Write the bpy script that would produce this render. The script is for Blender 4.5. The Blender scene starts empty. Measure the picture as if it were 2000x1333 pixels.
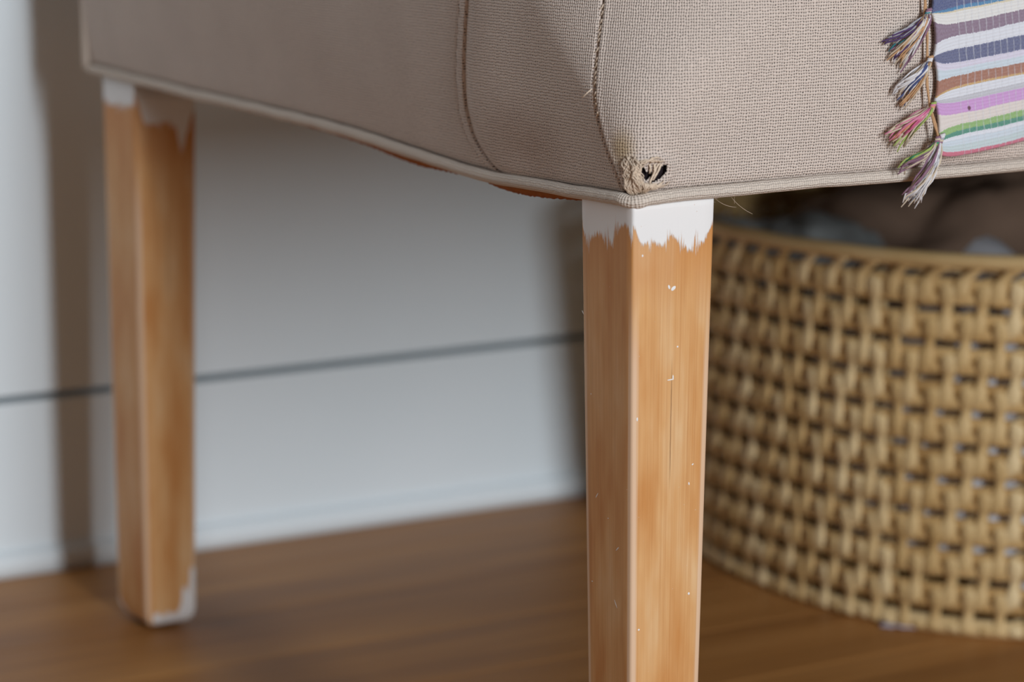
import bpy, math, random
from mathutils import Vector, Matrix, noise
random.seed(7)
S = bpy.context.scene
C = S.collection
R = random.random
PI = math.pi

# ------------------------------------------------------------------ camera
cam_d = bpy.data.cameras.new('camera')
cam = bpy.data.objects.new('camera', cam_d)
C.objects.link(cam)
YAW, PITCH, ROLL = .52572, .18435, -.00293
cam.matrix_world = Matrix.Translation((-.65515, -1.01959, .51898)) @ (
    Matrix.Rotation(-YAW, 4, 'Z') @ Matrix.Rotation(PI/2-PITCH, 4, 'X') @ Matrix.Rotation(ROLL, 4, 'Z'))
cam_d.sensor_width = 36
cam_d.lens = 94.55
cam_d.clip_start = .05
cam_d.dof.use_dof = True
cam_d.dof.focus_distance = 1.262
cam_d.dof.aperture_fstop = 6.2
S.camera = cam

# ------------------------------------------------------------------ light
w = bpy.data.worlds.new('world'); S.world = w
w.use_nodes = True
w.node_tree.nodes['Background'].inputs[0].default_value = (1.0, .83, .77, 1)
w.node_tree.nodes['Background'].inputs[1].default_value = .098
ld = bpy.data.lights.new('window_front_offscreen', 'AREA')
ld.shape = 'RECTANGLE'; ld.size = .62; ld.size_y = 1.7
ld.energy = 152
ld.color = (.875, .94, 1.0)
lo = bpy.data.objects.new('window_front_offscreen', ld); C.objects.link(lo)
lo.location = (-.11, -4.1, 1.44)
lo.rotation_euler = (PI/2, 0, 0)
S.view_settings.view_transform = 'Standard'
S.view_settings.look = 'None'
S.view_settings.gamma = 1
S.view_settings.use_curve_mapping = False
S.view_settings.exposure = 0

# ------------------------------------------------------------------ node helper
class NT:
    def __init__(s, name):
        m = bpy.data.materials.new(name); m.use_nodes = True
        s.m = m; s.t = m.node_tree; s.n = s.t.nodes; s.l = s.t.links
        s.b = s.n['Principled BSDF']
    def put(s, sock, v):
        if isinstance(v, bpy.types.NodeSocket): s.l.new(v, sock)
        elif v is not None:
            if hasattr(sock.default_value, '__len__') and not hasattr(v, '__len__'): v = (v,)*len(sock.default_value)
            if hasattr(sock.default_value, '__len__') and len(sock.default_value) == 4 and len(v) == 3: v = (*v, 1)
            sock.default_value = v
    def M(s, op, a, b=None, c=None):
        n = s.n.new('ShaderNodeMath'); n.operation = op
        for i, v in enumerate((a, b, c)):
            if v is not None: s.put(n.inputs[i], v)
        return n.outputs[0]
    def uv(s):
        n = s.n.new('ShaderNodeUVMap'); n.uv_map = 'UVMap'
        x = s.n.new('ShaderNodeSeparateXYZ'); s.l.new(n.outputs[0], x.inputs[0])
        return x.outputs[0], x.outputs[1]
    def obj(s):
        n = s.n.new('ShaderNodeTexCoord')
        x = s.n.new('ShaderNodeSeparateXYZ'); s.l.new(n.outputs['Object'], x.inputs[0])
        return x.outputs
    def vec(s, x, y, z=0.):
        n = s.n.new('ShaderNodeCombineXYZ')
        for i, v in enumerate((x, y, z)): s.put(n.inputs[i], v)
        return n.outputs[0]
    def noise(s, v, scale=1., detail=3., rough=.5, col=False):
        n = s.n.new('ShaderNodeTexNoise'); s.put(n.inputs['Vector'], v)
        n.inputs['Scale'].default_value = scale; n.inputs['Detail'].default_value = detail
        n.inputs['Roughness'].default_value = rough
        return n.outputs[1 if col else 0]
    def ss(s, v, a, b):
        n = s.n.new('ShaderNodeMapRange'); n.interpolation_type = 'SMOOTHSTEP'
        s.put(n.inputs[0], v); s.put(n.inputs[1], a); s.put(n.inputs[2], b)
        return n.outputs[0]
    def mix(s, f, a, b, mode='MIX'):
        n = s.n.new('ShaderNodeMix'); n.data_type = 'RGBA'; n.blend_type = mode
        s.put(n.inputs[0], f); s.put(n.inputs[6], a); s.put(n.inputs[7], b)
        return n.outputs[2]
    def ramp(s, f, stops, interp='LINEAR'):
        n = s.n.new('ShaderNodeValToRGB'); s.put(n.inputs[0], f)
        e = n.color_ramp; e.interpolation = interp
        while len(e.elements) < len(stops): e.elements.new(.5)
        for el, (p, c) in zip(e.elements, stops):
            el.position = p
        for el, (p, c) in zip(e.elements, stops):
            el.position = p; el.color = (*c, 1)
        return n.outputs[0]
    def curve(s, f, pts):
        n = s.n.new('ShaderNodeFloatCurve'); s.put(n.inputs[1], f)
        cv = n.mapping.curves[0]
        while len(cv.points) < len(pts): cv.points.new(.5, .5)
        for p, (x, y) in zip(cv.points, pts):
            p.location = (x, y); p.handle_type = 'VECTOR'
        n.mapping.update()
        return n.outputs[0]
    def bump(s, h, strength=1., dist=.001):
        n = s.n.new('ShaderNodeBump'); n.inputs['Strength'].default_value = strength
        n.inputs['Distance'].default_value = dist; s.put(n.inputs['Height'], h)
        s.l.new(n.outputs[0], s.b.inputs['Normal'])
    def rnd(s):
        return s.n.new('ShaderNodeObjectInfo').outputs['Random']
    def out(s, col, rough=.6, spec=.3, sheen=0):
        s.put(s.b.inputs['Base Color'], col); s.put(s.b.inputs['Roughness'], rough)
        s.b.inputs['Specular IOR Level'].default_value = spec
        if sheen:
            s.b.inputs['Sheen Weight'].default_value = sheen; s.b.inputs['Sheen Roughness'].default_value = .5
        return s.m

def lin(r, g, b):
    f = lambda c: (c/255/12.92) if c <= 10 else ((c/255+.055)/1.055)**2.4
    return (f(r), f(g), f(b))

# ------------------------------------------------------------------ materials
def plain(name, col, rough=.7, amp=.12, scale=60, spec=.25):
    t = NT(name); x = t.obj()
    n = t.noise(t.vec(x[0], x[1], x[2]), scale, 3)
    c = t.mix(n, tuple(v*(1-amp) for v in col), tuple(min(1, v*(1+amp)) for v in col))
    return t.out(c, rough, spec)

def mat_weave(name, base, pitch=.00142, pale=None, stains=True):
    t = NT(name); u0, v0 = t.uv()
    j = t.noise(t.vec(u0, v0), 260, 2)
    j2 = t.noise(t.vec(v0, u0, 3.1), 300, 2)
    u = t.M('DIVIDE', t.M('ADD', u0, t.M('MULTIPLY', t.M('SUBTRACT', j, .5), pitch*1.1)), pitch)
    v = t.M('DIVIDE', t.M('ADD', v0, t.M('MULTIPLY', t.M('SUBTRACT', j2, .5), pitch*1.1)), pitch)
    su = t.M('SINE', t.M('MULTIPLY', u, PI)); sv = t.M('SINE', t.M('MULTIPLY', v, PI))
    a = t.M('ABSOLUTE', su); b = t.M('ABSOLUTE', sv)
    chk = t.M('GREATER_THAN', t.M('MULTIPLY', su, sv), 0.)
    mx = t.M('MAXIMUM', a, b)
    h1 = t.M('MULTIPLY_ADD', a, .55, t.M('MULTIPLY', b, .45))
    h2 = t.M('MULTIPLY_ADD', b, .55, t.M('MULTIPLY', a, .45))
    h = t.M('ADD', t.M('MULTIPLY', h1, chk), t.M('MULTIPLY', h2, t.M('MULTIPLY', t.M('SUBTRACT', 1., chk), .92)))
    h = t.M('MULTIPLY', t.M('ADD', h, .25), t.ss(mx, .05, .75))
    hv = t.noise(t.vec(u0, v0, 8.), 700, 1)
    gap = t.ss(t.M('ADD', mx, t.M('MULTIPLY', t.M('SUBTRACT', hv, .5), .5)), .2, .62)
    th = t.noise(t.vec(t.M('MULTIPLY', u0, 900), t.M('MULTIPLY', v0, 900)), 1, 2)
    big = t.noise(t.vec(u0, v0), 28, 4)
    c = t.mix(big, tuple(x*.90 for x in base), tuple(min(1, x*1.08) for x in base))
    c = t.mix(th, c, t.mix(.22, c, (1, .96, .9, 1)))
    if stains:
        # old yellow stain by the corner seam, brownish grime low on the side
        du = t.M('DIVIDE', t.M('ADD', u0, .006), .009); dv = t.M('DIVIDE', t.M('SUBTRACT', v0, .381), .012)
        r = t.M('SQRT', t.M('ADD', t.M('MULTIPLY', du, du), t.M('MULTIPLY', dv, dv)))
        m = t.M('MULTIPLY', t.ss(r, 1.1, .1), .55)
        c = t.mix(m, c, lin(176, 142, 62))
        du = t.M('DIVIDE', t.M('ADD', u0, .095), .06); dv = t.M('DIVIDE', t.M('SUBTRACT', v0, .375), .03)
        r = t.M('SQRT', t.M('ADD', t.M('MULTIPLY', du, du), t.M('MULTIPLY', dv, dv)))
        m = t.M('MULTIPLY', t.ss(t.M('ADD', r, t.M('MULTIPLY', big, .8)), 1.5, .2), .38)
        c = t.mix(m, c, lin(150, 100, 60))
    if stains: t.put(t.b.inputs['Alpha'], gap)        # open mesh between the threads
    t.bump(h, .9, .0007)
    return t.out(c, .9, .1, .15)

M = {}
LINEN = lin(226, 208, 195)
M['fabric'] = mat_weave('linen_weave', LINEN)
M['piping'] = mat_weave('piping_weave', lin(228, 212, 196), .00125, stains=False)
M['thread'] = plain('linen_thread', lin(226, 206, 184), .9, .25, 900)
M['stitch'] = plain('stitch_thread', lin(176, 152, 124), .9, .25, 900)
M['rust'] = plain('rust_webbing', lin(158, 92, 38), .95, .3, 400)
M['dark_lining'] = plain('dark_lining', lin(40, 31, 34), .95, .2, 300)
M['under'] = plain('underside_cloth', lin(92, 84, 76), .95, .2, 120)

def mat_floor():
    t = NT('oak_floor'); x = t.obj(); r = t.rnd()
    off = t.M('MULTIPLY', r, 37.)
    g1 = t.noise(t.vec(t.M('MULTIPLY', x[0], 2.2), t.M('MULTIPLY', x[1], 26), off), 1, 4)
    g2 = t.noise(t.vec(t.M('MULTIPLY', x[0], 6), t.M('MULTIPLY', x[1], 170), off), 1, 4, .6)
    c = t.ramp(g1, [(.25, lin(140, 90, 44)), (.5, lin(172, 118, 62)), (.75, lin(200, 144, 84))])
    c = t.mix(t.M('MULTIPLY', t.ss(g2, .45, .7), .35), c, lin(118, 72, 34))
    c = t.mix(t.M('MULTIPLY', r, .2), c, lin(150, 94, 40))
    t.bump(g2, .15, .0006)
    return t.out(c, t.M('MULTIPLY_ADD', g1, .12, .42), .35)
M['floor'] = mat_floor()

def mat_wall():
    t = NT('white_wall_paint'); x = t.obj()
    n = t.noise(t.vec(x[0], x[1], x[2]), 7, 3)
    c = t.mix(n, lin(228, 237, 241), lin(236, 243, 247))
    f = t.noise(t.vec(x[0], x[1], x[2]), 260, 3)
    t.bump(f, .12, .0006)
    return t.out(c, .5, .3)
M['wall'] = mat_wall()

def mat_leg(name, top, bottom):
    """top / bottom: paint outlines per unrolled face coordinate u in 0..4 (metres)."""
    t = NT(name); u, z = t.uv()
    fr = t.M('FRACT', u)
    un = t.M('DIVIDE', u, 4.)
    fib = t.noise(t.vec(t.M('MULTIPLY', u, 46), t.M('MULTIPLY', z, 90), 1.7), 1, 5, .72)
    fib2 = t.noise(t.vec(t.M('MULTIPLY', u, 22), t.M('MULTIPLY', z, 120), 5.7), 1, 3, .6)
    # wood
    big = t.noise(t.vec(t.M('MULTIPLY', u, 2.4), t.M('MULTIPLY', z, 13), 2.2), 1, 3)
    grain = t.noise(t.vec(t.M('MULTIPLY', u, 38), t.M('MULTIPLY', z, 5), .4), 1, 4, .62)
    fine = t.noise(t.vec(t.M('MULTIPLY', u, 120), t.M('MULTIPLY', z, 14), 7.4), 1, 2, .6)
    c = t.ramp(big, [(.32, lin(212, 147, 84)), (.52, lin(228, 175, 117)), (.72, lin(238, 200, 152))])
    c = t.mix(t.M('MULTIPLY', t.ss(grain, .42, .72), .40), c, lin(204, 138, 76))
    c = t.mix(t.M('MULTIPLY', t.ss(fine, .5, .8), .42), c, lin(186, 122, 68))
    # stain left beneath the paint
    ed = t.M('MINIMUM', fr, t.M('SUBTRACT', 1., fr))
    low = t.ss(t.M('ADD', z, t.M('MULTIPLY', big, .05)), .352, .29)
    pale = t.M('MULTIPLY', t.M('MULTIPLY', t.ss(t.M('ADD', ed, t.M('MULTIPLY', t.M('SUBTRACT', grain, .5), .06)), .085, .04), low), .8)
    c = t.mix(pale, c, lin(236, 203, 172))
    stain = t.M('MULTIPLY', t.ss(t.M('ADD', z, t.M('MULTIPLY', t.M('SUBTRACT', big, .5), .10)), .305, .34), .5)
    c = t.mix(stain, c, lin(206, 134, 68))
    # hairline split in the front face
    cr = t.M('MULTIPLY', t.ss(t.M('ABSOLUTE', t.M('SUBTRACT', u, t.M('MULTIPLY_ADD', fib2, .01, .505))), .010, .003),
             t.ss(t.M('ABSOLUTE', t.M('SUBTRACT', z, .252)), .035, .015))
    c = t.mix(t.M('MULTIPLY', cr, .6), c, lin(110, 62, 30))
    # white paint remnants, brushed edge along the grain
    zt = t.curve(un, [(a/4, (b-.30)/.07) for a, b in top])
    zt = t.M('MULTIPLY_ADD', zt, .07, .30)
    bris = t.noise(t.vec(t.M('MULTIPLY', u, 150), t.M('MULTIPLY', z, 22), 3.3), 1, 3, .6)
    lowf = t.ss(t.noise(t.vec(t.M('MULTIPLY', u, 7), .3, 6.1), 1, 1), .40, .62)
    zz = t.M('ADD', z, t.M('MULTIPLY', t.M('SUBTRACT', fib, .5), .011))
    zz = t.M('ADD', zz, t.M('MULTIPLY', t.M('MULTIPLY', t.M('SUBTRACT', bris, .48), lowf), .034))
    m = t.ss(t.M('SUBTRACT', zz, zt), -.0008, .0010)
    pit = t.noise(t.vec(t.M('MULTIPLY', u, 26), t.M('MULTIPLY', z, 620), 9.), 1, 2)
    m = t.M('MULTIPLY', m, t.ss(pit, .80, .74))
    if bottom:
        zb = t.M('MULTIPLY', t.curve(un, [(a/4, b/.09) for a, b in bottom]), .09)
        zz2 = t.M('ADD', z, t.M('MULTIPLY', t.M('SUBTRACT', fib2, .5), .016))
        m2 = t.ss(t.M('SUBTRACT', zb, zz2), -.001, .0015)
        # bare patch inside the foot paint
        m = t.M('MAXIMUM', m, t.M('MULTIPLY', m2, .95))
    flk = t.noise(t.vec(t.M('MULTIPLY', u, 30), t.M('MULTIPLY', z, 600), 4.), 1, 1)
    m = t.M('MAXIMUM', m, t.M('MULTIPLY', t.ss(flk, .805, .83), .8))
    c = t.mix(m, c, lin(244, 242, 240))
    t.bump(t.M('ADD', t.M('MULTIPLY', m, .8), t.M('MULTIPLY', grain, .3)), .5, .0004)
    return t.out(c, .55, .3)

w_ = .045
nf = [(.0017, .343), (.004, .3369), (.0101, .3377), (.016, .336), (.0207, .3409), (.025, .3368), (.0326, .3325), (.036, .336), (.0391, .3345), (.0428, .3411), (.0445, .3434)]
nl = [(.0445, .345), (.0438, .3389), (.0392, .3346), (.0311, .3393), (.0244, .3384), (.0177, .3355), (.0143, .3437), (.0047, .3461), (.001, .3421)]
near_top = [(x/w_, z) for x, z in nf] + [(1.1, .338), (1.5, .334), (2, .34), (2.5, .336), (2.98, .343)] + [(3+(w_-y)/w_, z) for y, z in nl]
M['leg_near'] = mat_leg('sanded_leg_near', near_top, None)
ff = [(.001, .357), (.0029, .3525), (.006, .3408), (.012, .3388), (.0202, .3407), (.029, .3369), (.0325, .319), (.036, .3291), (.041, .3456)]
fl = [(.6431, .3517), (.6326, .3492), (.6104, .350), (.593, .3526)]
far_top = [(x/.0425, z) for x, z in ff] + [(1.1, .344), (2, .346), (2.95, .350)] + [(3+(.645-y)/.0537, z) for y, z in fl]
far_bot = [(0, .002), (.07, .003), (.11, .0125), (.3, .011), (.6, .012), (.70, .014), (.74, .027), (.83, .029), (.86, .021), (.90, .040), (.97, .043), (1.06, .02),
           (2, .012), (2.97, .006), (3.03, .0135), (3.18, .009), (3.3, .003), (3.98, .001)]
M['leg_far'] = mat_leg('sanded_leg_far', far_top, far_bot)
M['paint'] = plain('white_paint', lin(246, 245, 243), .5, .03, 200)
M['glide'] = plain('dark_glide', lin(44, 38, 34), .5, .1, 200)

def mat_blanket():
    t = NT('striped_blanket'); a, b = t.uv()
    na = t.noise(t.vec(t.M('MULTIPLY', a, 1500), t.M('MULTIPLY', b, 300)), 1, 2)
    wob = t.noise(t.vec(a, b), 40, 2)
    bb = t.M('ADD', t.M('ADD', b, t.M('MULTIPLY', t.M('SUBTRACT', na, .5), .0013)), t.M('MULTIPLY', t.M('SUBTRACT', wob, .5), .0022))
    P = .0835
    f = t.M('FRACT', t.M('DIVIDE', bb, P))
    W1 = lin(226, 228, 236); W2 = lin(232, 230, 226); W3 = lin(206, 218, 228)
    rows = [(970, lin(214, 96, 126)), (948, lin(196, 212, 214)), (905, W3), (868, W1), (845, lin(28, 132, 104)), (818, lin(134, 178, 92)),
            (778, lin(228, 216, 208)), (716, lin(208, 150, 214)), (640, lin(196, 196, 204)), (606, W1), (556, lin(206, 164, 92)), (542, lin(160, 96, 62)),
            (482, lin(206, 220, 230)), (440, lin(220, 214, 232)), (404, lin(72, 80, 126)), (316, W1), (240, lin(128, 100, 124)),
            (166, W2), (98, lin(222, 208, 176)), (86, lin(24, 120, 170)), (66, lin(40, 62, 122)), (-40, W1)]
    stops = [((970-y)/12540/P, c) for y, c in rows]
    c = t.ramp(f, stops, 'CONSTANT')
    # pale ribs crossing the stripes away from the fringed edge
    ja = t.M('ADD', a, t.M('MULTIPLY', t.M('SUBTRACT', t.noise(t.vec(a, b, 2.), 150, 2), .5), .0011))
    rib = t.M('FRACT', t.M('DIVIDE', ja, .0043))
    rib = t.M('ABSOLUTE', t.M('SUBTRACT', rib, .5))
    start = t.ss(t.M('ADD', a, t.M('MULTIPLY', wob, .006)), .0165, .0175)
    ribm = t.M('MULTIPLY', t.M('MULTIPLY', t.ss(rib, .13, .05), start), t.ss(na, .25, .6))
    c = t.mix(t.M('MULTIPLY', ribm, .36), c, lin(226, 228, 236))
    tw = t.noise(t.vec(t.M('MULTIPLY', a, 2200), t.M('MULTIPLY', b, 900)), 1, 2)
    c = t.mix(t.M('MULTIPLY', tw, .30), c, lin(240, 240, 244))
    da = t.M('SUBTRACT', a, .0198); db = t.M('SUBTRACT', b, .0222)      # small brown singe mark
    sp = t.M('SQRT', t.M('ADD', t.M('MULTIPLY', da, da), t.M('MULTIPLY', t.M('MULTIPLY', db, db), .7)))
    c = t.mix(t.M('MULTIPLY', t.ss(t.M('ADD', sp, t.M('MULTIPLY', tw, .0006)), .0016, .0009), .85), c, lin(92, 56, 44))
    h = t.M('SUBTRACT', t.M('ADD', t.M('MULTIPLY', tw, .5), t.M('MULTIPLY', t.M('SINE', t.M('MULTIPLY', b, 2*PI/.0016)), .12)), t.M('MULTIPLY', ribm, .35))
    t.bump(h, .7, .0007)
    return t.out(c, .9, .1, .2)
M['blanket'] = mat_blanket()
TH = {}
for k, c in dict(white=(228, 226, 228), cream=(214, 198, 176), tan=(204, 162, 122), brown=(150, 100, 62), purple=(92, 70, 112), mauve=(150, 116, 136), slate=(86, 96, 140),
                 teal=(60, 130, 140), pink=(222, 140, 170), rose=(214, 110, 150), peach=(226, 160, 130), lime=(170, 190, 110), grey=(176, 176, 182), green=(70, 150, 116)).items():
    TH[k] = plain('thread_'+k, lin(*c), .9, .15, 700)

def mat_cane(name, c0, c1, c2):
    t = NT(name); u, v = t.uv(); r = t.rnd()
    o = t.M('MULTIPLY', r, 50.)
    n = t.noise(t.vec(t.M('MULTIPLY', u, 20), t.M('MULTIPLY', v, 6), o), 1, 3)
    g = t.noise(t.vec(t.M('MULTIPLY', u, 30), t.M('MULTIPLY', v, 700), o), 1, 2)
    c = t.ramp(t.M('ADD', t.M('MULTIPLY', n, .55), t.M('MULTIPLY', r, .45)), [(.25, c0), (.5, c1), (.75, c2)])
    c = t.mix(t.M('MULTIPLY', t.ss(g, .5, .75), .3), c, c0)
    t.bump(g, .3, .0004)
    return t.out(c, .55, .3)
M['stake'] = mat_cane('cane_stake', lin(196, 160, 104), lin(218, 186, 132), lin(234, 208, 160))
M['weaver'] = mat_cane('cane_weaver', lin(174, 136, 84), lin(198, 160, 104), lin(214, 180, 124))
M['white_cloth'] = plain('white_cotton', lin(247, 247, 252), .9, .02, 40)
M['brown_cloth'] = plain('dark_brown_wool', lin(140, 114, 96), .95, .35, 25)
M['grey_cloth'] = plain('charcoal_wool', lin(150, 152, 150), .95, .25, 25)
M['black_cloth'] = plain('black_knit', lin(30, 30, 34), .95, .3, 40)
M['scrap'] = plain('pale_paper', lin(196, 190, 204), .8, .08, 90)

# ------------------------------------------------------------------ mesh helpers
class MB:
    def __init__(s): s.v = []; s.f = []; s.uv = []; s.mi = []
    def face(s, idx, uv=None, mi=0):
        s.f.append(tuple(idx)); s.uv.append(uv or [(0, 0)]*len(idx)); s.mi.append(mi)
    def grid(s, P, uvf, nu, nv, skip=None, mi=0, wrap=False):
        """P[i][j] points, i along u."""
        o = len(s.v)
        for i in range(nu):
            for j in range(nv): s.v.append(tuple(P[i][j]))
        for i in range(nu-1+(1 if wrap else 0)):
            i2 = (i+1) % nu
            for j in range(nv-1):
                if skip and skip(i, j): continue
                s.face((o+i*nv+j, o+i2*nv+j, o+i2*nv+j+1, o+i*nv+j+1), [uvf(i, j), uvf(i+1, j), uvf(i+1, j+1), uvf(i, j+1)], mi)
    def tube(s, pts, rad, sides=6, up=None, flat=1., mi=0, closed=False, caps=True, uvs=None):
        """round or flattened tube; rad number or list; flat = thickness along 'up' / width."""
        n = len(pts); pts = [Vector(p) for p in pts]; o = len(s.v); L = 0; Ls = []
        prev = None
        for i in range(n):
            if closed: d = pts[(i+1) % n]-pts[i-1]
            else: d = pts[min(i+1, n-1)]-pts[max(i-1, 0)]
            d.normalize()
            if up is not None: a = Vector(up[i] if isinstance(up, list) else up)
            else: a = prev if prev is not None else (Vector((0, 0, 1)) if abs(d.z) < .9 else Vector((1, 0, 0)))
            a = (a-d*a.dot(d))
            if a.length < 1e-6: a = d.orthogonal()
            a.normalize(); b = d.cross(a); prev = a
            r = rad[i] if isinstance(rad, (list, tuple)) else rad
            if i: L += (pts[i]-pts[i-1]).length
            Ls.append(L)
            for k in range(sides):
                t = 2*PI*k/sides
                s.v.append(tuple(pts[i]+b*(math.cos(t)*r)+a*(math.sin(t)*r*flat)))
        m = n if closed else n-1
        r0 = rad[0] if isinstance(rad, (list, tuple)) else rad
        for i in range(m):
            i2 = (i+1) % n
            for k in range(sides):
                k2 = (k+1) % sides
                La, Lb = Ls[i], (Ls[i2] if i2 else L+.005)
                va, vb = k/sides*2*PI*r0, (k+1)/sides*2*PI*r0
                s.face((o+i*sides+k, o+i*sides+k2, o+i2*sides+k2, o+i2*sides+k), [(La, va), (La, vb), (Lb, vb), (Lb, va)], mi)
        if caps and not closed:
            s.face([o+k for k in range(sides)][::-1], None, mi)
            s.face([o+(n-1)*sides+k for k in range(sides)], None, mi)
    def box(s, x0, x1, y0, y1, z0, z1, mi=0):
        o = len(s.v)
        for x in (x0, x1):
            for y in (y0, y1):
                for z in (z0, z1): s.v.append((x, y, z))
        for f in ((0, 1, 3, 2), (4, 6, 7, 5), (0, 4, 5, 1), (2, 3, 7, 6), (0, 2, 6, 4), (1, 5, 7, 3)): s.face([o+i for i in f], None, mi)
    def build(s, name, mats, parent=None, smooth=True, loc=None):
        me = bpy.data.meshes.new(name)
        vs = s.v
        if loc: vs = [(x-loc[0], y-loc[1], z-loc[2]) for x, y, z in vs]
        me.from_pydata(vs, [], s.f)
        ul = me.uv_layers.new(name='UVMap')
        flat = [c for f in s.uv for uv in f for c in uv]
        ul.data.foreach_set('uv', flat)
        if not isinstance(mats, (list, tuple)): mats = [mats]
        for m in mats: me.materials.append(m)
        me.polygons.foreach_set('material_index', s.mi)
        me.polygons.foreach_set('use_smooth', [smooth]*len(s.f))
        me.update()
        o = bpy.data.objects.new(name, me); C.objects.link(o)
        if loc: o.location = loc
        if parent: o.parent = parent
        return o

def tag(o, label, cat, group=None):
    o['label'] = label; o['category'] = cat
    if group: o['group'] = group
    return o
def thing(name, label, cat, loc=(0, 0, 0), group=None):
    o = bpy.data.objects.new(name, None); C.objects.link(o); o.location = loc
    o.empty_display_size = .05
    return tag(o, label, cat, group)
def struct(o):
    o['kind'] = 'structure'; return o
def part(mb, name, mats, root, smooth=True):
    o = mb.build(name, mats, None, smooth)
    o.parent = root; o.matrix_parent_inverse = Matrix.Translation(root.location).inverted()
    return o
def interp(x, xs, ys):
    if x <= xs[0]: return ys[0]
    for i in range(1, len(xs)):
        if x <= xs[i]:
            t = (x-xs[i-1])/(xs[i]-xs[i-1]); return ys[i-1]+(ys[i]-ys[i-1])*t
    return ys[-1]
def sinterp(x, xs, ys):          # smooth (Catmull-Rom) interpolation
    if x <= xs[0]: return ys[0]
    if x >= xs[-1]: return ys[-1]
    for i in range(1, len(xs)):
        if x <= xs[i]:
            h = xs[i]-xs[i-1]; t = (x-xs[i-1])/h
            sl = lambda k: ((ys[min(k+1, len(ys)-1)]-ys[max(k-1, 0)])/(xs[min(k+1, len(ys)-1)]-xs[max(k-1, 0)]))
            m0, m1 = sl(i-1)*h, sl(i)*h
            t2, t3 = t*t, t*t*t
            return (2*t3-3*t2+1)*ys[i-1]+(t3-2*t2+t)*m0+(-2*t3+3*t2)*ys[i]+(t3-t2)*m1
def sm(x, a, b):
    t = max(0, min(1, (x-a)/(b-a))); return t*t*(3-2*t)

# ------------------------------------------------------------------ the room
WY = .779
XA, XB = -2.6, 3.2
mb = MB(); mb.box(XA, XB, -4.6, WY+.06, -.06, -.0125)
floor = struct(mb.build('floor', M['floor'], None, False))
pw = .098
y = WY+.02; i = 0
meshes = {}
while y > -4.5:
    x = XA; cuts = [-.45-1.6*((i*.618) % 1), 1.35+1.5*((i*.382+.3) % 1), XB]
    for xe in cuts:
        x0, x1 = x, xe
        if x1-x0 > .02:
            L = round(x1-x0, 4); b_ = .0005; g_ = .0002
            if L not in meshes:
                m = MB()
                X0, X1, Y0, Y1 = -L/2+g_, L/2-g_, -pw/2+g_, pw/2-g_
                lo_ = [(X0, Y0), (X1, Y0), (X1, Y1), (X0, Y1)]
                hi_ = [(X0+b_, Y0+b_), (X1-b_, Y0+b_), (X1-b_, Y1-b_), (X0+b_, Y1-b_)]
                m.v = [(a, b, -.0125) for a, b in lo_]+[(a, b, -b_) for a, b in lo_]+[(a, b, 0) for a, b in hi_]
                m.face((8, 9, 10, 11))
                for k in range(4):
                    k2 = (k+1) % 4
                    m.face((k, k2, 4+k2, 4+k)); m.face((4+k, 4+k2, 8+k2, 8+k))
                m.face((3, 2, 1, 0))
                ob = m.build('plank', M['floor'], None, False); meshes[L] = ob.data
            else:
                ob = bpy.data.objects.new('plank', meshes[L]); C.objects.link(ob)
            ob.location = ((x0+x1)/2, y-pw/2, 0); ob.parent = floor
        x = xe
    y -= pw; i += 1

mb = MB()
mb.box(XA, XB, WY+.030, WY+.12, -.05, 2.6)
mb.box(XA, XB, WY-.004, WY+.0302, .1320, 2.6)
struct(mb.build('wall_back', M['wall'], None, False))
mb = MB(); mb.box(XA, XB, WY-.0012, WY+.030, 0.0, .1258)
bb = struct(mb.build('baseboard_back', M['wall'], None, False))
bv = bb.modifiers.new('bevel', 'BEVEL'); bv.width = .0012; bv.segments = 2
mb = MB()                                         # low shoe strip, rounded on top
prof = [(WY-.0012, 0), (WY-.0075, 0), (WY-.0075, .010), (WY-.0066, .0145), (WY-.004, .0175), (WY-.0012, .0185)]
P = [[(XA if i == 0 else XB, a, b) for a, b in prof] for i in range(2)]
mb.grid(P, lambda i, j: (i, j), 2, len(prof))
struct(mb.build('trim_1', M['wall'], None, True))

# ------------------------------------------------------------------ the settee
SX, SY = 1.36, .665           # body footprint, near corner at the origin
settee = thing('upholstered_settee', 'beige linen upholstered settee on tapered, half-stripped wooden legs', 'settee', (0, 0, 0))

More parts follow.
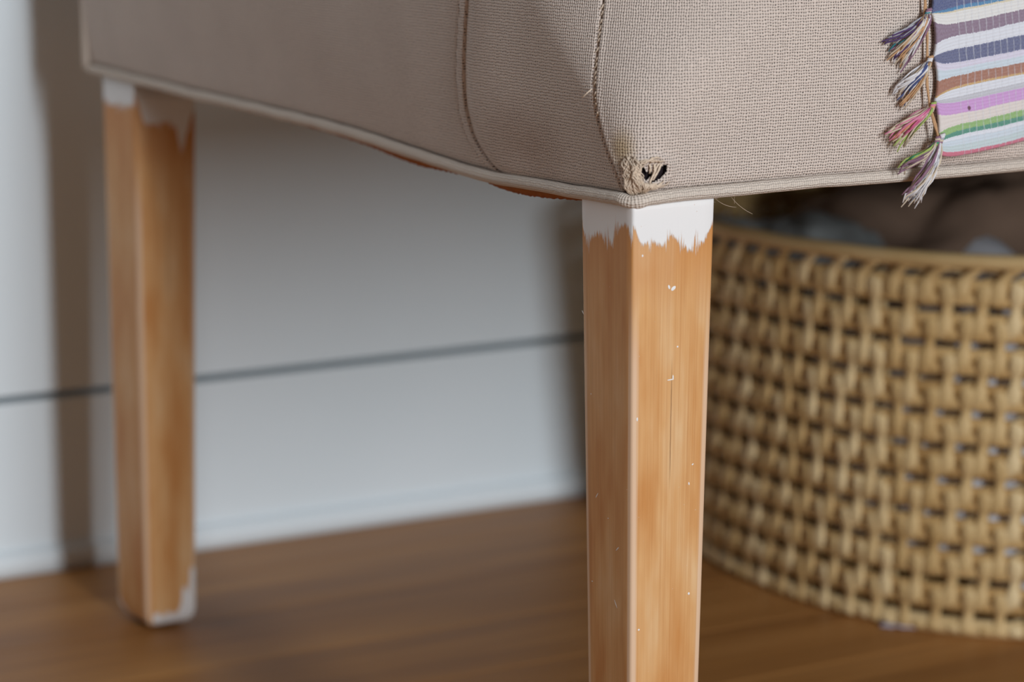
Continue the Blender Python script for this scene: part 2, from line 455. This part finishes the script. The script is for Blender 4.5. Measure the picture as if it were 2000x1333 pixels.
def zb(s):                    # height of the bottom seam along the unrolled side (s<0) and front (s>0)
    if s < 0:
        return sinterp(-s, [0, .038, .085, .142, .188, .227, .274, .337, .405, .498, .558, .665],
                       [.358, .357, .356, .3555, .358, .3602, .363, .365, .3662, .3675, .369, .3712])
    return sinterp(s, [0, .018, .046, .104, .15, .23, .6, 1.36], [.358, .3588, .3592, .3598, .3596, .3600, .361, .360])
def seam_a(z): return -sinterp(z, [.355, .3586, .3655, .3733, .382, .3906, .4085, .4416, .52], [.1195, .1217, .131, .1394, .1435, .1455, .1442, .1387, .130])
def seam_b(z): return -sinterp(z, [.355, .3667, .3778, .3868, .4027, .4192, .4471, .52], [.006, .0095, .0155, .0195, .0245, .0256, .0251, .025])
ZTOP = .515
def base_pt(s, z):
    """point and outward normal of the skirt surface."""
    h = z-zb(s)
    r = .010+.085*sm(z, .368, .475)
    if s <= -r: p = Vector((0, -s, z)); n = Vector((-1, 0, 0))
    elif s >= r: p = Vector((s, 0, z)); n = Vector((0, -1, 0))
    else:
        t = (s+r)/(2*r)
        p = Vector((r*t*t, r*(1-t)**2, z)); n = Vector((-(1-t), -t, 0)).normalized()
    bul = .0075*math.sin(PI*min(1, max(0, h/.17)))**.7 if h > 0 else 0
    tuck = -.0035*math.exp(-(h/.0035)**2)
    wav = .0012*noise.noise(Vector((s*14, z*16, 3.3)))*sm(h, 0, .03)
    # the back corner of the side rolls away
    back = -.02*sm(-s, SY-.03, SY)*sm(h, -.01, .01) if s < 0 else 0
    top = -.03*sm(z, ZTOP-.035, ZTOP)**2
    off = bul+tuck+wav+top
    d = s-seam_a(z)
    if s < -.05:
        off += .0016*sm(d, 0, .012)*sm(-d, -.06, -.01)                     # corner panel swells over the seam
        off += .0009*(sm(d, -.0085, -.006)*(1-sm(d, -.0015, 0)))           # topstitched fold beside the seam
        off -= .0009*math.exp(-((d+.009)/.001)**2)
    off -= .0026*math.exp(-(d/.00055)**2)
    d2 = s-seam_b(z)
    off -= .0018*math.exp(-(d2/.0011)**2)
    off += .0005*math.exp(-((d2-.003)/.0018)**2)
    # puckered rim of the torn hole
    if 0 <= s < .03:
        q = math.hypot((s-.0095)/.0085, (z-.3705)/.0062)
        off += .0016*math.exp(-((q-1.05)/.35)**2)-.0008*math.exp(-(q/.6)**2)
    return p+n*off, n
def span(a, b, n): return [a+(b-a)*i/n for i in range(n)]
zs_rel = span(-.002, .03, 64)+span(.03, .10, 40)+span(.10, .157, 24)+[.157]
def panel(name, s0, s1, ts, skip=None):
    P = []; UVs = []
    for t in ts:
        col = []; ucol = []
        for h in zs_rel:
            z = h+.358
            a = s0(z) if callable(s0) else s0
            b = s1(z) if callable(s1) else s1
            s = a+(b-a)*t
            zz = zb(s)+h*(ZTOP-zb(s))/(ZTOP-.358)
            a = s0(zz) if callable(s0) else s0
            b = s1(zz) if callable(s1) else s1
            s = a+(b-a)*t
            p, n = base_pt(s, zz)
            col.append(p); ucol.append((s, zz))
        P.append(col); UVs.append(ucol)
    m = MB()
    sk = None
    if skip: sk = lambda i, j: skip((UVs[i][j][0]+UVs[i+1][j+1][0])/2, (UVs[i][j][1]+UVs[i+1][j+1][1])/2)
    m.grid(P, lambda i, j: UVs[i][j], len(ts), len(zs_rel), sk)
    return part(m, name, M['fabric'], settee)
def inpoly(x, y, P):
    c = False; j = len(P)-1
    for i in range(len(P)):
        if (P[i][1] > y) != (P[j][1] > y) and x < (P[j][0]-P[i][0])*(y-P[i][1])/(P[j][1]-P[i][1])+P[i][0]: c = not c
        j = i
    return c
H1 = [(.0035, .3755), (.0052, .3725), (.0062, .3708), (.0085, .3715), (.0095, .3690), (.0078, .3680), (.006, .3668), (.0036, .3692)]
H2 = [(.0126, .3730), (.0156, .3738), (.0162, .3705), (.0137, .3676), (.0105, .3662), (.0066, .3648), (.0096, .3676), (.0115, .3696)]
hole = lambda s, z: inpoly(s, z, H1) or inpoly(s, z, H2)
e1 = span(0, .10, 40)
side_ts = sorted(set([1-t*t*.5 for t in span(0, 1, 60)]+span(0, .5, 40)+[1.0, 0.0]))
panel('side_panel', -SY, seam_a, side_ts)
cor_ts = sorted(set([.12*(k/30)**2 for k in range(30)]+span(.12, .85, 50)+span(.85, 1, 40)+[1.0]))
panel('corner_panel', seam_a, seam_b, cor_ts)
fs = sorted(set([0.0]+[x/1.4 for x in span(0, .06, 150)]+[x/1.4 for x in span(.06, .4, 60)]+[x/1.4 for x in span(.4, 1.4, 30)]+[1.0]))
panel('front_panel', seam_b, SX-.0, fs, hole)
ss_ = span(-SY+.004, -.06, 60)+span(-.06, .12, 90)+span(.12, SX, 50)
hs_ = span(.0, .155, 40)
P = [[(lambda pn: pn[0]-pn[1]*.0034)(base_pt(q, zb(q)+h_)) for h_ in hs_] for q in ss_]
m = MB(); m.grid(P, lambda i, j: (0, 0), len(ss_), len(hs_))
part(m, 'lining', M['dark_lining'], settee)
# plain far side, back and top of the seat, and the backrest above
m = MB()
m.v = [(SX, 0, .36), (SX, SY, .372), (SX, SY, ZTOP), (SX, 0, ZTOP), (0.0, SY, .372), (0.0, SY, ZTOP)]
m.face((0, 1, 2, 3), [(0, 0), (.6, 0), (.6, .15), (0, .15)]); m.face((1, 4, 5, 2), [(0, 0), (1.36, 0), (1.36, .15), (0, .15)])
part(m, 'rear_panel', M['fabric'], settee, False)
m = MB(); P = []                                  # cushion top, closed onto the rim of the skirt
loop = [base_pt(-SY*(1-k/40), ZTOP)[0] for k in range(40)]+[base_pt(SX*(k/70)**1.5, ZTOP)[0] for k in range(71)]
loop += [Vector((SX, SY*(k/12), ZTOP)) for k in range(1, 13)]+[Vector((SX*(1-k/24), SY, ZTOP)) for k in range(1, 25)]
cen = Vector((SX/2, SY/2, ZTOP))
for p in loop:
    col = []
    for j in range(14):
        t = (j/13)**1.5
        q = p.lerp(Vector((cen.x+(p.x-cen.x)*.55, cen.y, ZTOP)), t)
        q.z = ZTOP+.045*sm(t, -.02, .5)-.001
        col.append(q)
    P.append(col)
m.grid(P, lambda i, j: (P[i % len(P)][j].x, P[i % len(P)][j].y), len(P), 14, wrap=True)
part(m, 'seat_top', M['fabric'], settee)
m = MB(); P = []
xs_ = [.012+.03*(1-math.cos(PI/2*k/8)) for k in range(9)]
xs_ = xs_+[.042+(SX-.084)*k/16 for k in range(1, 16)]+[SX-x for x in xs_[::-1]]
for x in xs_:
    col = []
    e = min(x-.012, SX-.012-x, .03)/.03
    sc = .03*math.sqrt(max(0, 1-(1-e)**2))
    for j in range(33):
        t = 2*PI*j/32
        hy = .015+sc; hz = .21+sc
        yy = .615+hy*math.copysign(abs(math.cos(t))**.4, math.cos(t))
        z = .74+hz*math.copysign(abs(math.sin(t))**.25, math.sin(t))
        col.append((x, yy, z))
    P.append(col)
m.grid(P, lambda i, j: (xs_[min(i, len(xs_)-1)], P[min(i, len(xs_)-1)][j][2]), len(xs_), 33)
for i in (0, len(xs_)-1):
    o = len(m.v); c_ = P[i][0]; m.v.append((c_[0], .615, .74))
    for j in range(32):
        m.face((i*33+j, i*33+j+1, o) if i else (i*33+j+1, i*33+j, o), [(P[i][j][1], P[i][j][2])]*3)
part(m, 'backrest', M['fabric'], settee)

# piping round the bottom edge
path = []
for s in span(-SY+.002, -.03, 110)+span(-.03, .03, 40)+span(.03, SX, 90)+[SX]:
    z = zb(s)
    r = .0075
    if s < -r: p = Vector((-.0012, -s, z))
    elif s > r: p = Vector((s, -.0012, z))
    else:
        t = (s+r)/(2*r); p = Vector((r*t*t-.0012*(1-t), r*(1-t)**2-.0012*t, z-.0010*math.sin(PI*t)))
    p.z += .0005*noise.noise(Vector((s*45, 2.2, 0)))
    path.append(p)
m = MB(); m.tube(path, [.0031+.00025*noise.noise(Vector((i*.3, 5, 0))) for i in range(len(path))], 14, up=(0, 0, 1))
part(m, 'piping', M['piping'], settee)
# piping up the rear edge of the side
m = MB(); m.tube([(-.0035+.011*sm(z, .40, .37)*0+.0, SY-.002, z) for z in span(.371, .52, 20)], .003, 10, up=(1, 0, 0))
part(m, 'rear_edge_piping', M['piping'], settee)

# rust webbing showing beneath the piping, and the cloth under the seat
m = MB(); P = []
ys = span(.046, SY-.08, 320)
for k, yy in enumerate(ys):
    d = sinterp(yy, [.046, .06, .10, .128, .145, .16, .19, .215, .25, .30, .36, .6], [.0042, .005, .0066, .0052, .0034, .0038, .0058, .0068, .0060, .0048, .0040, .0036])
    d += .0007*noise.noise(Vector((yy*500, 1, 0)))+.0004*R()
    z = zb(-yy)
    P.append([(.0012, yy, z), (.0010, yy, z-d*.6), (.0022, yy, z-d), (.004, yy, z-d*.8), (.006, yy, z)])
m.grid(P, lambda i, j: (i*.002, j*.002), len(P), 5)
part(m, 'webbing_edge', M['rust'], settee)
m = MB(); P = []
for i in range(40):
    a = i/39; x = .004+a*(SX-.008)
    P.append([(x, .004+b/24*(SY-.008), .3635-.003*math.sin(PI*b/24)+.006*b/24) for b in range(25)])
m.grid(P, lambda i, j: (i*.03, j*.03), 40, 25)
part(m, 'underside_cloth', M['under'], settee)
# loose fibres of the underside beside the near leg
m = MB()
for k in range(9):
    x = .045+.02*R(); yy = .004+.01*R(); L = .006+.010*R(); a = R()*2-1
    p0 = Vector((x, yy, .3575)); p1 = p0+Vector((L*a*.8, .002, -L*.5)); p2 = p1+Vector((L*a, .001, -L*.25*R()))
    m.tube([p0.lerp(p1, t/8).lerp(p1.lerp(p2, t/8), t/8) for t in range(9)], .00009, 4)
part(m, 'loose_fibres', M['thread'], settee)

# torn hole: dark lining behind and frayed threads round it
m = MB(); P = []
for i in range(14):
    P.append([(-.001+.022*i/13, .0055+.001*noise.noise(Vector((i, j, 0))), .361+.018*j/9) for j in range(10)])
m.grid(P, lambda i, j: (0, 0), 14, 10)
part(m, 'inner_lining', M['dark_lining'], settee)
m = MB()
def surf(s, z, o=0.):
    p, n = base_pt(s, z); return p+n*o
for k in range(85):                               # rolled, twisted fray on the side towards the corner
    a = R(); c0 = -.0035+.0065*R(); z0 = .3745-.012*a
    ph = R()*6; pts = []
    L = .004+.006*R()
    for q in range(7):
        t = q/6
        s = c0+.0012*math.sin(t*5+ph)+.0012*(t-.5); z = z0+L*(.5-t)
        z = max(z, .3585)
        pts.append(surf(s, z, .0008+.0014*math.sin(PI*t)*(.4+R()*.5)))
    m.tube(pts, .00022+.00012*R(), 4)
for k in range(64):                               # ring of broken weave round the opening
    t0 = 1.0+R()*3.6; L = .4+.7*R(); q0 = .95+.32*R(); pts = []
    for q in range(6):
        t = t0+L*q/5; rr = q0+.12*math.sin(q+k)
        s = .0095+.0082*rr*math.cos(t); z = .3703+.0058*rr*math.sin(t)
        if z < .3595: z = .3595+.0006*R()
        pts.append(surf(s, z, .0004+.0009*R()))
    m.tube(pts, .0002+.00012*R(), 4)
for (a, b, w__) in (((.0115, .3745), (.0075, .3655), .0005), ((.0095, .3745), (.0095, .368), .0005), ((.0128, .3740), (.0092, .3668), .0004), ((.0072, .3745), (.0078, .3700), .0005)):
    for k in range(7):                            # tongue of cloth hanging across the hole
        pts = []
        for q in range(6):
            t = q/5
            pts.append(surf(a[0]+(b[0]-a[0])*t+.0009*(R()-.5), a[1]+(b[1]-a[1])*t, .0002+.0012*math.sin(PI*t)))
        m.tube(pts, .00025+.00012*R(), 4)
for k in range(26):                               # threads from the fray running into the piping corner
    t0 = R()*.012-.004
    pts = [surf(t0+.0015*(R()-.5), .3660-.0014*q, .0012+.0010*math.sin(q)) for q in range(6)]
    m.tube(pts, .00022+.0001*R(), 4)
part(m, 'frayed_threads', M['thread'], settee)
# rough hand stitching along the corner seam
m = MB(); z = .395
while z < .512:
    s = seam_b(z); a = R()
    c = surf(s+.0006*(R()-.5), z, .0010)
    e = surf(s+.0010+.0010*R(), z+.0012+.001*R(), .0006)
    b = surf(s-.0006-.0008*R(), z-.0008, .0004)
    m.tube([b, c, e], [.0002, .00028+.00022*R(), .0002], 5)
    z += .0018+.0030*R()
part(m, 'corner_stitching', M['thread'], settee)
m = MB(); m.tube([surf(-.0262, .4068, .001), surf(-.0275, .4048, .0022), surf(-.0295, .4030, .0026), surf(-.031, .4022, .002)], [.0004, .00035, .0003, .0001], 5)
part(m, 'loose_thread', M['thread'], settee)

# legs --------------------------------------------------------------
def leg(x0, y0, wt, dt, wb, db, mat, flipx=False, back=False, foot=.003):
    """(x0,y0) outer corner towards camera side; taper on the inner faces."""
    m = MB(); ztop, ref = (.3565 if not back else .3690), .355
    zs = [.0022+foot*1.5*q for q in (0, .18, .5, 1)]+[.02+(.355*i/16) for i in range(17)]
    rows = []
    for k, z in enumerate(zs):
        z = min(z, ztop)
        t = z/ref
        wx = wb+(wt-wb)*t; wy = db+(dt-db)*t
        if back: ya, yb = y0+dt-wy, y0+dt
        else: ya, yb = y0, y0+wy
        if flipx: xa, xb = x0-wx, x0
        else: xa, xb = x0, x0+wx
        ins = (foot, foot*.5, foot*.14, 0)[k] if k < 4 else 0
        xa += ins; xb -= ins; ya += ins; yb -= ins
        c = .0013
        ring = []
        cs = [(xa, ya), (xb, ya), (xb, yb), (xa, yb)]
        dirs = [(1, 0), (0, 1), (-1, 0), (0, -1)]
        for f in range(4):
            A = cs[f]; B = cs[(f+1) % 4]; d = dirs[f]
            for tt in (0, .12, .5, .88, 1):
                ln = abs(B[0]-A[0])+abs(B[1]-A[1])
                g = c+(ln-2*c)*tt
                ring.append(((A[0]+d[0]*g, A[1]+d[1]*g, z), f+.02+.96*tt))
            # rounded arris
            nx = (B[0]+dirs[(f+1) % 4][0]*c*.30-d[0]*c*.30, B[1]+dirs[(f+1) % 4][1]*c*.30-d[1]*c*.30)
            ring.append(((nx[0], nx[1], z), f+.999))
        rows.append(ring)
    n = len(rows[0])
    for r in rows: m.v += [p for p, u in r]
    for k in range(len(rows)-1):
        z0, z1 = rows[k][0][0][2], rows[k+1][0][0][2]
        for i in range(n):
            i2 = (i+1) % n
            u0 = rows[k][i][1]; u1 = rows[k][i2][1]
            if abs(u0-math.floor(u0)-.999) < 1e-6: u0 = math.floor(u0)+1.0; u1 = u0+.02
            if i2 == 0: u1 = 4.0 if u0 < 4 else u0
            if u0 >= 4: u0, u1 = 0.0, .02
            m.face((k*n+i, k*n+i2, (k+1)*n+i2, (k+1)*n+i), [(u0, z0), (u1, z0), (u1, z1), (u0, z1)])
    m.face(list(range(n))[::-1]); m.face([(len(rows)-1)*n+i for i in range(n)])
    o = part(m, 'leg', mat, settee, True)
    for p in o.data.polygons: p.use_smooth = True
    g = MB()
    cx = x0+(-.5 if flipx else .5)*wb; cy = (y0+dt-db/2) if back else y0+db/2
    g.tube([(cx, cy, .0), (cx, cy, .0030)], [.0135, .0150], 20, up=(1, 0, 0))
    go = g.build('glide', M['glide'], o)
    return o
FL = .5913
leg(0, 0, .045, .045, .0357, .0342, M['leg_near'])
leg(0, FL, .0425, .0537, .0352, .0500, M['leg_far'], back=True, foot=.0065)
leg(SX, 0, .045, .045, .0357, .0342, M['leg_near'], flipx=True)
leg(SX, FL, .0425, .0537, .0352, .0500, M['leg_far'], flipx=True, back=True, foot=.0065)
# chips of paint left on the near leg
for (x, z, rx, rz, rot) in ((.0224, .3156, .0013, .0007, .6), (.0200, .3164, .0005, .0009, .3), (.0213, .2728, .0018, .00025, .05), (.0226, .2738, .0003, .0011, 0), (.0250, .288, .0004, .0004, 0),
                            (.0325, .1685, .0005, .0006, 0), (.0054, .3321, .0004, .0005, 0), (.032, .222, .0003, .0007, .2), (.034, .231, .0005, .0003, .5), (.0045, .155, .0005, .0004, 0), (.003, .256, .0004, .0008, 0)):
    m = MB(); o = 0; n = 10
    for k in range(n):
        t = 2*PI*k/n; a = rx*math.cos(t)*(1+.25*R()); b = rz*math.sin(t)*(1+.25*R())
        m.v.append((x+a*math.cos(rot)-b*math.sin(rot), -.00005, z+a*math.sin(rot)+b*math.cos(rot)))
    m.v.append((x, -.00028, z))
    for k in range(n): m.face((o+k, o+(k+1) % n, o+n))
    part(m, 'paint_chip', M['paint'], settee)
for (yy, z, L, rot) in ((.043, .300, .0012, .8), (.0355, .262, .0004, 1.5), (.0118, .192, .0018, -.7), (.013, .165, .0024, .95), (.030, .214, .0018, -.9), (.034, .171, .0006, 0), (.02, .205, .0004, 0)):
    m = MB(); o = 0; n = 8
    for k in range(n):
        t = 2*PI*k/n; a = L*math.cos(t); b = .00028*math.sin(t)
        m.v.append((-.00005, yy+a*math.cos(rot)-b*math.sin(rot), z+a*math.sin(rot)+b*math.cos(rot)))
    m.v.append((-.0002, yy, z))
    for k in range(n): m.face((o+(k+1) % n, o+k, o+n))
    part(m, 'paint_chip', M['paint'], settee)


# ------------------------------------------------------------------ striped blanket over the seat
blanket = thing('striped_blanket', 'striped multicolour woven blanket with tasselled edge draped over the settee front', 'blanket', (.18, -.01, .369))
TA = .118
A0, B0 = .1682, .3668
ca, sa = math.cos(TA), math.sin(TA)
def blk(a, b, o=0.):
    """a along the stripes, b up the drop; folds over the seat edge."""
    kph = 2*PI*(b-.0078)/.0212
    edge = .0011*(1-math.cos(kph))*math.exp(-a/.012)              # edge scalloped between the knots
    b = b-.0030*math.sin(kph)*math.exp(-a/.0050)
    a2 = a+edge
    x = A0+a2*ca-b*sa; z = B0+a2*sa+b*ca
    zt = .545; rr = .03
    h = z-.36
    p, n = base_pt(max(.05, x), min(z, ZTOP-.04))
    yb_ = p.y-.0030-.0012*math.sin(a*60+b*25)*sm(a, .005, .05)-.0035*math.exp(-(b/.014)**2)*(.5+.5*math.sin(a*42+1))
    if z <= zt-rr: y = yb_; zz = z
    else:
        q = z-(zt-rr)
        if q < rr*PI/2:
            t = q/rr; y = yb_+rr*(1-math.cos(t)); zz = zt-rr+rr*math.sin(t)
        else: y = yb_+rr+(q-rr*PI/2); zz = zt+.018*sm(y, 0, .12)
    return Vector((x, y-o, zz))
m = MB(); na = 110; nb = 150
AS = span(0, .05, 40)+span(.05, .62, 70)
BS = span(0, .16, 90)+span(.16, .36, 60)
P = [[blk(a, b) for b in BS] for a in AS]
m.grid(P, lambda i, j: (AS[min(i, len(AS)-1)], BS[min(j, len(BS)-1)]), len(AS), len(BS))
cloth = part(m, 'woven_cloth', M['blanket'], blanket)
so = cloth.modifiers.new('thickness', 'SOLIDIFY'); so.thickness = .0016; so.offset = 1
names = list(TH); mats = [TH[k] for k in names]
def tassel(knot, end, spread, cols, n, stray=0., sag=.42):
    m = MB(); n = int(n*1.9)
    K = Vector((knot[0], -.0122, knot[1])); E = Vector((end[0], -.0122, end[1]))
    D = E-K; Lg = D.length; side = Vector((-D.z, 0, D.x)).normalized()
    for k in range(n):
        w = (k+.5)/n*2-1+(R()-.5)*.45
        ln = .74+.38*R()
        mi = names.index(cols[min(len(cols)-1, int((k+R()*.9-.45)/n*len(cols))) if k else 0])
        pts = []; ph = R()*6
        lift = .003+.006*R()
        for q in range(10):
            t = q/9*ln
            p = K+D*t+side*(w*spread*(t**.7)) + Vector((0, 0, sag*Lg*math.sin(PI*min(1, t*1.0))*(.45+.3*w)))
            p.y -= lift*math.sin(PI*min(1, t))*.8+.0003-.0025*t
            p.x += .0013*math.sin(t*7+ph)*t+stray*(R()-.5)*t*.002
            p.z += .0011*math.sin(t*6+ph*1.7)*t
            pts.append(p)
        m.tube(pts, [.00022+.00022*min(1, q/2) for q in range(9)]+[.0003], 5, mi=mi)
    # wrapped knot
    for k in range(5):
        mi = names.index(cols[k*len(cols)//5])
        c = K+Vector((.0004*(k-2), -.0004, .0009*(k-2)))
        m.tube([c+Vector((.0022, .001, .0004)), c+Vector((.0006, -.0012, .0002)), c+Vector((-.0014, -.0005, 0))], .0007, 6, mi=mi)
    o = part(m, 'tassel', mats, blanket)
    return o
tassel((.1565, .4376), (.1430, .4158), .0062, ['cream', 'tan', 'cream', 'white', 'purple', 'cream', 'white', 'tan', 'white', 'cream', 'white', 'mauve', 'white', 'mauve'], 34)
tassel((.1582, .4151), (.1440, .3985), .0062, ['white', 'white', 'cream', 'white', 'slate', 'white', 'slate', 'white', 'slate', 'white', 'tan', 'cream', 'tan'], 32)
tassel((.1606, .3930), (.1415, .3775), .0066, ['cream', 'pink', 'cream', 'pink', 'peach', 'cream', 'rose', 'pink', 'cream', 'lime', 'cream', 'lime'], 32)
tassel((.1665, .3775), (.1512, .3490), .0052, ['mauve', 'white', 'cream', 'white', 'grey', 'white', 'white', 'cream', 'white', 'white'], 34, 1., .12)
tassel((.1640, .3765), (.1455, .3640), .0030, ['lime', 'green', 'mauve', 'cream', 'mauve'], 10, 1., .2)
# a darker bundle behind the uppermost one
tassel((.1560, .4368), (.1365, .4235), .0036, ['grey', 'purple', 'grey', 'teal', 'mauve'], 8, 1., .1)
m = MB()
ks = [(.1528, .470), (.1549, .452), (.1568, .4376), (.1582, .4260), (.1585, .4151), (.1594, .4040), (.1607, .3930), (.1636, .3840), (.1668, .3770)]
for d in (0, .0009):
    m.tube([Vector((x+d*math.sin(i*2.1), -.0112-.0006*math.sin(i+d*900), z)) for i, (x, z) in enumerate(ks)], .00055, 6)
part(m, 'edge_cord', TH['tan'], blanket)

# ------------------------------------------------------------------ woven basket
BX, BY, BH = .75, .475, .26
basket = thing('woven_basket', 'golden woven cane basket with open-work sides under the settee', 'basket', (BX, BY, 0))
NE = 2.5
def sup(th, A, B):
    c, s_ = math.cos(th), math.sin(th)
    return (A*math.copysign(abs(c)**(2/NE), c), B*math.copysign(abs(s_)**(2/NE), s_))
def rimAB(z): k = z/BH; return .33+.03*k, .26+.025*k
# arc length table at mid height
NT_ = 4000
tabl = [0.]; A, B = rimAB(.13); pp = sup(0, A, B); tot = 0
for i in range(1, NT_+1):
    q = sup(2*PI*i/NT_, A, B); tot += math.hypot(q[0]-pp[0], q[1]-pp[1]); tabl.append(tot); pp = q
PER = tot
import bisect
def theta(l):
    l = l % PER
    i = bisect.bisect_left(tabl, l); i = max(1, min(NT_, i))
    t = (l-tabl[i-1])/max(1e-9, tabl[i]-tabl[i-1])
    return 2*PI*(i-1+t)/NT_
def bpt(l, z, off=0.):
    th = theta(l); A, B = rimAB(z)
    x, y = sup(th, A, B)
    # outward normal of the superellipse
    nx = math.copysign(abs(x/A)**(NE-1)/A, x); ny = math.copysign(abs(y/B)**(NE-1)/B, y)
    d = math.hypot(nx, ny) or 1
    n = Vector((nx/d, ny/d, 0))
    return Vector((BX+x, BY+y, z))+n*off, n
NS = 180; PITCH_ = PER/NS; ROWH = .02315
bound = [.2462-ROWH*b for b in range(0, 11)]              # heights of the rows of openings
def make_stake(j):
    m = MB(); pts = []; ups = []; rad = []
    l0 = j*PITCH_; jl = (R()-.5)*.0028; zt = .2535; zl = .003
    nst = 150; slant = .0014+.0040*R(); zj = (R()-.5)*.0022
    wid = .0055+.0008*(R()-.5); hgt = .0004*(R()-.5)
    for k in range(nst):
        z = zt+(zl-zt)*k/(nst-1)
        b = (bound[0]+zj-z)/ROWH                   # row coordinate
        ph = math.cos(PI*(b+j))                    # +1: in front across a row of openings, -1: behind
        back = sm(-ph, .50, .88)
        off = .0026+hgt-.0072*back+.0009*math.cos(2*PI*b+PI)*(1-back)
        sh = PITCH_*sm(-ph, .66, .925)              # behind: tucked beside its neighbour
        if b < .3 and j % 2 == 0: sh += .0085*sm(z, bound[0]-.008, .254)
        tt = ((b+j+1) % 2)-1
        p, n = bpt(l0+jl+sh-slant*tt*(1-back), z, off)
        pts.append(p); ups.append(n)
        rad.append(wid*(1-.42*sm(ph, .55, 1.0))*(1-.45*back))
    m.tube(pts, rad, 8, up=ups, flat=.36)
    return part(m, 'stake', M['stake'], basket)
for j in range(NS): make_stake(j)
def ring(z, half, thick, name, mat, off=0., wave=0., phase=0, seg=360):
    m = MB(); pts = []; ups = []
    for k in range(seg):
        l = PER*k/seg
        jj = l/PITCH_
        p, n = bpt(l, z+.0006*noise.noise(Vector((k*.15, z*90, 0))), off-wave*math.cos(PI*(jj+phase)))
        pts.append(p); ups.append(n)
    m.tube(pts, half, 10, up=ups, flat=thick/half, closed=True)
    return part(m, name, mat, basket)
for b in range(0, 11):
    top = bound[b]-.0028
    if b < 10:
        ring(top-.0042, .0044, .0019, 'weaver', M['weaver'], .0006, .0006, b)
        ring(top-.0132, .0044, .0019, 'weaver', M['weaver'], .0006, .0006, b+1)
ring(.2553, .0050, .0050, 'rim', M['stake'], .0014)
ring(.0062, .0062, .0040, 'base_hoop', M['stake'], .0)
m = MB()
P = [[(BX, BY, .006)]+[tuple(bpt(PER*k/120, .006, -.002-.0)[0]*1.0) for _ in range(1)] for k in range(120)]
m.grid(P, lambda i, j: (i*.01, j*.1), 120, 2, wrap=True)
part(m, 'base', M['weaver'], basket)

# things in the basket
def heap(name, mat, c, r, seed, label, cat, amp=.03, clampF=.90, lo=.012, fold=11, mar=.014, lim=(0, 9, 0, 9), box=(.8, .7), bump=None):
    m = MB(); P = []; nu, nv = 90, 50
    for i in range(nu):
        col = []
        for j in range(nv):
            th = 2*PI*i/nu; ph = PI*j/(nv-1)
            d = Vector((math.cos(th)*math.sin(ph), math.sin(th)*math.sin(ph), -math.cos(ph)))
            e = Vector((math.copysign(abs(d.x)**box[0], d.x), math.copysign(abs(d.y)**box[0], d.y), math.copysign(abs(d.z)**box[1], d.z)))
            f = noise.noise(d*2.2+Vector((seed, 0, 0)))*1.0+.45*abs(noise.noise(d*fold*.5+Vector((0, seed, 0))))+.15*noise.noise(d*fold+Vector((0, 0, seed)))
            p = Vector((c[0]+e.x*(r[0]+amp*f), c[1]+e.y*(r[1]+amp*f), c[2]+e.z*(r[2]+amp*f)))
            p.z = max(p.z, lo+.004*noise.noise(d*4))
            A, B = rimAB(min(max(p.z, 0), BH))
            A -= mar; B -= mar
            F = ((abs(p.x-BX)/A)**NE+(abs(p.y-BY)/B)**NE)**(1/NE)
            if F > clampF:
                k = (clampF+(1-clampF)*(1-math.exp(-(F-clampF)*6)))/F
                p.x = BX+(p.x-BX)*k; p.y = BY+(p.y-BY)*k
            if bump and d.z > 0: p.z += bump[3]*math.exp(-((p.x-bump[0])**2+(p.y-bump[1])**2)/bump[2]**2)
            p.x = min(max(p.x, lim[0]), lim[1]); p.y = min(max(p.y, lim[2]), lim[3])
            col.append(p)
        P.append(col)
    m.grid(P, lambda i, j: (i*.01, j*.01), nu, nv, wrap=True)
    o = m.build(name, mat, None, True, loc=(c[0], c[1], lo))
    return tag(o, label, cat)
BUMP = (.492, .335, .044, .060)
heap('cotton_sheet', M['white_cloth'], (.76, .34, .115), (.33, .19, .100), 3.1, 'crumpled white cotton cloth showing through the basket openings', 'cloth', .016, .995, mar=.0072, lim=(.426, 9, 0, .462), box=(.42, .5), bump=BUMP)
heap('wool_blanket', M['brown_cloth'], (.78, .61, .145), (.24, .14, .125), 8.7, 'dark brown wool blanket stuffed in the back of the basket', 'blanket', .03, .93, lim=(.566, 9, .468, 9))
heap('grey_pullover', M['grey_cloth'], (.505, .565, .125), (.085, .11, .112), 5.2, 'charcoal grey garment crumpled in the rounded end of the basket', 'clothing', .02, .95, lim=(0, .560, .468, 9))

# pale scrap by the foot of the basket
m = MB(); P = []
for i in range(9):
    col = []
    for j in range(7):
        a, b = i/8-.5, j/6-.5
        x = .4425+a*.030*.75+b*.010; yy = .352-a*.030*.62+b*.014
        col.append((x+.001*noise.noise(Vector((i, j, 1))), yy, .0006+.0022*abs(noise.noise(Vector((i*.5, j*.5, 4))))+.0035*sm(b, 0, .5)))
    P.append(col)
m.grid(P, lambda i, j: (i, j), 9, 7)
o = m.build('paper_scrap', M['scrap'], None, True, loc=(.4425, .352, 0))
so = o.modifiers.new('thickness', 'SOLIDIFY'); so.thickness = .0006; so.offset = 1
tag(o, 'small pale scrap of paper on the floor at the basket foot', 'paper')
